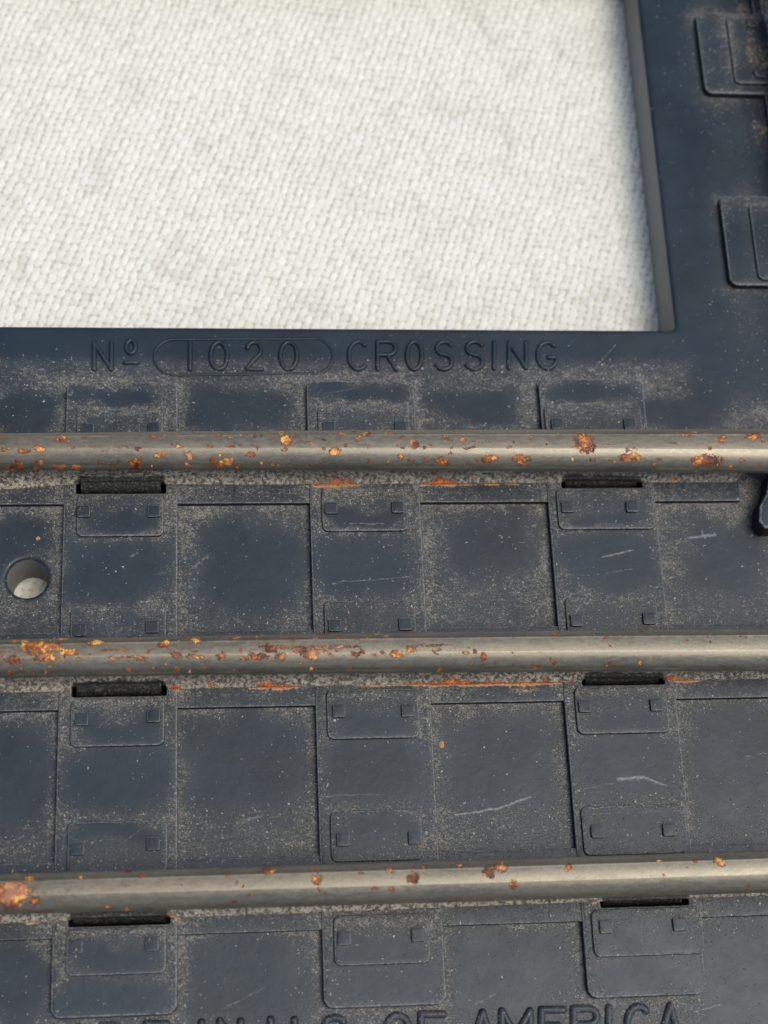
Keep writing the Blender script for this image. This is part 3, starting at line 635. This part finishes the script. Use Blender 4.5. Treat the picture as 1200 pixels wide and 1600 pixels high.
# raised beds between the ties that carry the rails
for j in range(3):
    ys = strip_y(j); yt = 2*YC[j]-ys
    spans = [(X0+1, -P+.4), (-P+W-.4, .4), (W-.4, P+.4), (P+W-.4, 2*P+.4), (2*P+W-.4, 62)]
    for a, b in spans:
        if j == 0 and a > 40: b = 54.2
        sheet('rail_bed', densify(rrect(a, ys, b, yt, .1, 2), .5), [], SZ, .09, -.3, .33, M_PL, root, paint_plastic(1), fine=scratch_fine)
sheet('rail_bed', densify(rrect(CROSS_R-2.2, 5, CROSS_R+2.6, 60, .1, 2), .6), [], SZ, .09, -.3, .5, M_PL, root, paint_plastic(1))

# ------------------------------------------------------------------ rails
PROF = [(-1.42, .44), (-1.42, .70), (-1.36, .78), (-1.15, .86), (-.95, 1.05), (-.74, 1.45), (-.62, 2.0), (-.58, 2.6), (-.66, 3.0),
        (-.98, 3.22), (-1.28, 3.55), (-1.44, 3.95), (-1.49, 4.4), (-1.40, 4.82), (-1.16, 5.20), (-.80, 5.47), (-.42, 5.63), (-.24, 5.665), (.2, 5.68),
        (.66, 5.655), (.80, 5.61), (1.15, 5.26), (1.40, 4.85), (1.49, 4.4), (1.44, 3.95), (1.28, 3.55), (.98, 3.22), (.66, 3.0), (.58, 2.6), (.62, 2.0),
        (.74, 1.45), (.95, 1.05), (1.15, .86), (1.36, .78), (1.42, .70), (1.42, .44)]
def cr(P_, n):
    P_ = np.array(P_); out = []
    for i in range(len(P_)-1):
        p0 = P_[max(i-1, 0)]; p1 = P_[i]; p2 = P_[i+1]; p3 = P_[min(i+2, len(P_)-1)]
        for k in range(n):
            t = k/n
            out.append(.5*((2*p1)+(-p0+p2)*t+(2*p0-5*p1+4*p2-p3)*t*t+(-p0+3*p1-3*p2+p3)*t**3))
    out.append(P_[-1]); return np.array(out)
PR = cr(PROF, 4)

def rail(name, j, x0, x1, slots, cut=None):
    R = D['rails'][j]
    path = np.array(R['path'])
    xs = np.arange(x0, x1+.01, .16)
    # straight fit of the centre line, no wobble outside the measured span
    yc = np.interp(xs, path[:, 0], path[:, 1])
    co = np.polyfit(path[:, 0], path[:, 1], 2); yc = np.polyval(co, np.clip(xs, path[0, 0]-6, path[-1, 0]+4))
    ch = np.polyfit(path[:, 0], path[:, 2], 1); hw = np.polyval(ch, np.clip(xs, path[0, 0], path[-1, 0]))
    fy = foot_y(j, xs)
    m = len(PR)
    V = np.zeros((len(xs), m, 3))
    prof = PR
    for i, x in enumerate(xs):
        yo = prof[:, 0].copy(); z = prof[:, 1].copy()
        head = sm((z-2.4)/.9)
        k = hw[i]/1.485
        near = yo < 0
        fe = (yc[i]-fy[i])/1.42
        # foot drawn out to where it meets the bed
        ff = 1-sm((z-.7)/1.2)
        sy = k*head+(1-head)*(1+(fe-1)*ff*near)
        ins = max([sm((x-s[0])/.12+.5)*sm((s[2]-x)/.12+.5) for s in slots]+[0])
        # over a socket the foot is punched out
        lim = (-.95, -1.0, -1.22)[j]
        y2 = yo*sy
        foot = (z < 1.3)
        y2 = np.where(foot & near, y2*(1-ins)+np.maximum(y2, lim-.25*(1.3-z))*ins, y2)
        if cut is not None:
            c = sm((x-cut)/1.6)
            y2 = np.where((z < 2.6) & near, y2*(1-c)+np.maximum(y2, -.3)*c, y2)
        V[i, :, 0] = x; V[i, :, 1] = yc[i]+y2; V[i, :, 2] = z
    V[:, :, 2] += .02*fbm(V[:, :, 0], V[:, :, 1]*.3, 6, 200+j)
    # dents
    verts = V.reshape(-1, 3)
    idx = np.arange(len(xs)*m).reshape(len(xs), m)
    F = np.stack([idx[:-1, :-1], idx[:-1, 1:], idx[1:, 1:], idx[1:, :-1]], -1).reshape(-1, 4)[:, ::-1].tolist()
    F += [idx[0].tolist(), idx[-1][::-1].tolist()]
    A = np.zeros((len(verts), 3))
    X, Y, Z = verts.T
    headm = Z > 3.2
    nz = fbm(X, Y, 3, 60+j)
    S = np.tile(PR[:, 0], len(xs))           # position across the head
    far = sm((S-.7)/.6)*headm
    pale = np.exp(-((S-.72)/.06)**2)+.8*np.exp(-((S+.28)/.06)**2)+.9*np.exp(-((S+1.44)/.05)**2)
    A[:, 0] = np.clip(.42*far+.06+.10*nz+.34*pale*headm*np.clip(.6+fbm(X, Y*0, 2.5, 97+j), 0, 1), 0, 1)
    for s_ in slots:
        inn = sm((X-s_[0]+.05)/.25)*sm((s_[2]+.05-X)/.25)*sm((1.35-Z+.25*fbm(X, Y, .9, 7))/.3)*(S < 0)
        A[:, 0] = A[:, 0]*(1-inn)-.5*inn  # foot goes darker low down over the sockets
    r = np.zeros(len(verts))
    wx = X+.26*fbm(X, Y, .42, 301); wy = Y+.20*fbm(X, Y, .36, 302)
    rr_ = np.random.default_rng(500+j)
    extra = []
    for _ in range((120, 120, 40)[j]):
        x = rr_.uniform(-6, 58) if rr_.random() < .5 else rr_.uniform(-6, 34)
        extra.append([j, x, float(np.polyval(co, x))+rr_.choice([.75, -.2, -1.2, 1.2])+rr_.normal(0, .16), rr_.uniform(.09, .26), rr_.uniform(.08, .14), rr_.uniform(.4, .95)])
    for jj, x, y, rx, ry, s in D['rust']+extra:
        if jj != j: continue
        rx = max(rx*.85, .11); ry = max(ry*.85, .11)
        sel = np.abs(X-x) < rx*3
        e = np.hypot((wx[sel]-x)/rx, (wy[sel]-y)/ry)
        r[sel] = np.maximum(r[sel], s*.95*np.exp(-e**2*.85)*headm[sel])
    rowdens = {0: .10, 1: .12, 2: .05}[j]
    ln = np.exp(-((S-.15+.1*nz)/.22)**2)*headm*np.clip(.4+fbm(X, Y*0, 4, 88+j), 0, 1)
    r = np.maximum(r, ln*(.5 if j < 2 else .28)*sm(1.4-X/45))
    low = ~headm
    for a, b, y, h, s in D['foot_rust']:
        sel = low & (np.abs(Y-y) < 1.2) & (X > a-1) & (X < b+1)
        tp = np.clip(np.minimum(X[sel]-a, b-X[sel])/(.35*(b-a)+.1), 0, 1)**.5
        wd = (.13+h*.85*np.clip(.5+.9*fbm(X[sel], X[sel]*0, .9, 611), .15, 1.2))*(.35+.65*tp)
        e = np.hypot(np.maximum(np.maximum(a-X[sel], X[sel]-b), 0)/.3, (Z[sel]-.60)/wd)
        r[sel] = np.maximum(r[sel], s*np.exp(-e*e)*np.clip(.8+.5*fbm(X[sel], Z[sel], .5, 612), 0, 1))
    A[:, 1] = r
    A[:, 2] = sm((2.9-Z)/.5)*np.clip(.75+.35*nz, 0, 1)
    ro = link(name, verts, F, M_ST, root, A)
    for s_ in slots:
        xs2 = np.linspace(s_[0]+.35, s_[2]-.4, 30)
        P2 = [(-.1, .9), (-.55, .75), (-.9, .42), (-1.02, .1), (-1.05, -.4), (-1.05, -1.8)]
        top = s_[1]+.22
        V2 = []
        for x in xs2:
            y_c = float(np.polyval(co, x))
            for yo, z in P2:
                t = (-yo)/1.05
                V2.append((x, (y_c-.1)*(1-t)+(top)*t if t < 1 else top, z+.05*float(vnoise(x, yo, .5, 5))))
        m2 = len(P2)
        F2 = [(i*m2+k, i*m2+k+1, (i+1)*m2+k+1, (i+1)*m2+k) for i in range(29) for k in range(m2-1)]
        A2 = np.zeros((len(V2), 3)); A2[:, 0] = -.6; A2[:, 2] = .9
        link('fixing_tab', V2, F2, M_ST, ro, A2)
    return ro

for j in range(3):
    sl = [s for k, s in slot_loops if abs(s[1]-foot_y(j, s[0])) < 2]
    rail('rail', j, X0-1, 60.6 if j == 0 else 78, sl, 53.6 if j == 0 else None)

# rail of the crossing line, standing just beyond the right edge of the picture
def cross_rail():
    ys = np.arange(5.0, 60, .5); m = len(PR)
    V = np.zeros((len(ys), m, 3))
    for i, y in enumerate(ys):
        V[i, :, 0] = CROSS_R-PR[:, 0]; V[i, :, 1] = y; V[i, :, 2] = PR[:, 1]
    idx = np.arange(len(ys)*m).reshape(len(ys), m)
    F = np.stack([idx[:-1, :-1], idx[:-1, 1:], idx[1:, 1:], idx[1:, :-1]], -1).reshape(-1, 4)[:, ::-1].tolist()
    F += [idx[0].tolist(), idx[-1][::-1].tolist()]
    v = V.reshape(-1, 3); A = np.zeros((len(v), 3))
    A[:, 0] = .15; A[:, 1] = np.clip(.5*fbm(v[:, 0], v[:, 1], 3, 400), 0, 1); A[:, 2] = sm((2.9-v[:, 2])/.5)*.9
    link('rail', v, F, M_ST, root, A)
cross_rail()

# moulded black block at the rail joint
c = np.array(D['clip'])+np.array([.45, .15])
blk = np.array([c[0], c[1], c[2], c[3], c[4], [60.5, c[4][1]], [60.5, c[0][1]]])
sheet('joint_block', densify(blk, .3), [], 1.9, .3, -.2, .3, M_PL, root, paint_plastic(3))

# ------------------------------------------------------------------ raised writing
def arc(cx, cy, rx, ry, a0, a1, n=14):
    return [(cx+rx*math.cos(math.radians(a)), cy+ry*math.sin(math.radians(a))) for a in np.linspace(a0, a1, n)]
G = {   # strokes in a unit box, y up
 'N': [[(0, 0), (0, 1)], [(0, 1), (1, 0)], [(1, 0), (1, 1)]],
 'o': [arc(.5, .5, .42, .5, 0, 360, 22)], '-': [[(0, .5), (1, .5)]],
 'I': [[(.5, 0), (.5, 1)]],
 '0': [arc(.5, .5, .5, .5, 0, 360, 30)], 'O': [arc(.5, .5, .5, .5, 0, 360, 30)],
 '2': [arc(.5, .72, .45, .28, 165, -35, 14)+[(.5, .35), (.02, .02), (.02, 0), (1, 0)]],
 'C': [arc(.55, .5, .55, .5, 48, 312, 26)],
 'G': [arc(.55, .5, .55, .5, 48, 340, 26)+[(1.02, .42), (.62, .42)]],
 'R': [[(0, 0), (0, 1)], [(0, 1), (.55, 1)]+arc(.6, .76, .36, .24, 80, -80, 9)+[(.55, .52), (0, .52)], [(.5, .52), (1, 0)]],
 'S': [arc(.52, .76, .44, .24, 30, 235, 14)+arc(.5, .26, .46, .26, 60, -155, 14)],
 'M': [[(0, 0), (0, 1)], [(0, 1), (.5, .25)], [(.5, .25), (1, 1)], [(1, 1), (1, 0)]],
 'A': [[(0, 0), (.5, 1)], [(.5, 1), (1, 0)], [(.2, .36), (.8, .36)]],
 'E': [[(1, 1), (0, 1)], [(0, 1), (0, 0)], [(0, 0), (1, 0)], [(0, .52), (.8, .52)]],
 'F': [[(1, 1), (0, 1)], [(0, 1), (0, 0)], [(0, .52), (.8, .52)]],
 'D': [[(0, 0), (0, 1)], [(0, 1), (.4, 1)]+arc(.45, .5, .52, .5, 85, -85, 14)+[(.4, 0), (0, 0)]],
 'U': [[(0, 1), (0, .3)]+arc(.5, .3, .5, .3, 180, 360, 12)+[(1, .3), (1, 1)]],
 '.': [[(.4, 0), (.6, 0)]],
}
def lettering(name, items, r, zs, extra=None):
    V = []; F = []
    def add(v, f):
        s = len(V); V.extend(v); F.extend([tuple(a+s for a in q) for q in f])
    for ch, TL, TR, BL, BR in items:
        TL, TR, BL, BR = map(np.array, (TL, TR, BL, BR))
        for st in G[ch]:
            p = []
            for u, v in st:
                p.append((BL*(1-u)+BR*u)*(1-v)+(TL*(1-u)+TR*u)*v)
            p = np.array(p)
            if len(p) > 2 and not np.allclose(p[0], p[-1]) or len(p) == 2: pass
            # refine straight runs
            q = [p[0]]
            for a, b in zip(p[:-1], p[1:]):
                k = max(1, int(np.hypot(*(b-a))/.18))
                for t in range(1, k+1): q.append(a+(b-a)*t/k)
            add(*tube(q, r, -.05, zs))
    if extra is not None: add(*extra)
    V = np.array(V)
    A = paint_plastic(1)(V[:, 0], V[:, 1], V[:, 2]); A[:, 0] *= .9
    top = V[:, 2] > .12
    A[~top, 0] *= .4; A[top, 2] = .16  # letter tops painted paler to stand for a highlight
    return link(name, V, F, M_PL, root, A)
lettering('raised_lettering', D['text1'], .205, 1.2)
lettering('raised_lettering', D['text2'], .29, 1.2)
cap = D['capsule']
ry_ = (cap[1][1]-cap[5][1])/2; cyL = (cap[1][1]+cap[5][1])/2
pth = arc(cap[1][0], cyL, ry_, ry_, 90, 270, 22)
pth += [(x, cap[5][1]+(cap[4][1]-cap[5][1])*(x-cap[5][0])/(cap[4][0]-cap[5][0])) for x in np.arange(cap[5][0]+.3, cap[4][0], .3)]
cyR = (cap[2][1]+cap[4][1])/2
pth += arc(cap[4][0], cyR, ry_, ry_, -90, 90, 22)
pth += [(x, cap[2][1]+(cap[1][1]-cap[2][1])*(cap[2][0]-x)/(cap[2][0]-cap[1][0])) for x in np.arange(cap[2][0]-.3, cap[1][0], -.3)]
pth.append(pth[0])
v, f = tube(pth, .13, -.06, .95)
v = np.array(v); A = paint_plastic(1)(v[:, 0], v[:, 1], v[:, 2]); A[:, 0] *= .7
link('number_border', v, f, M_PL, root, A)
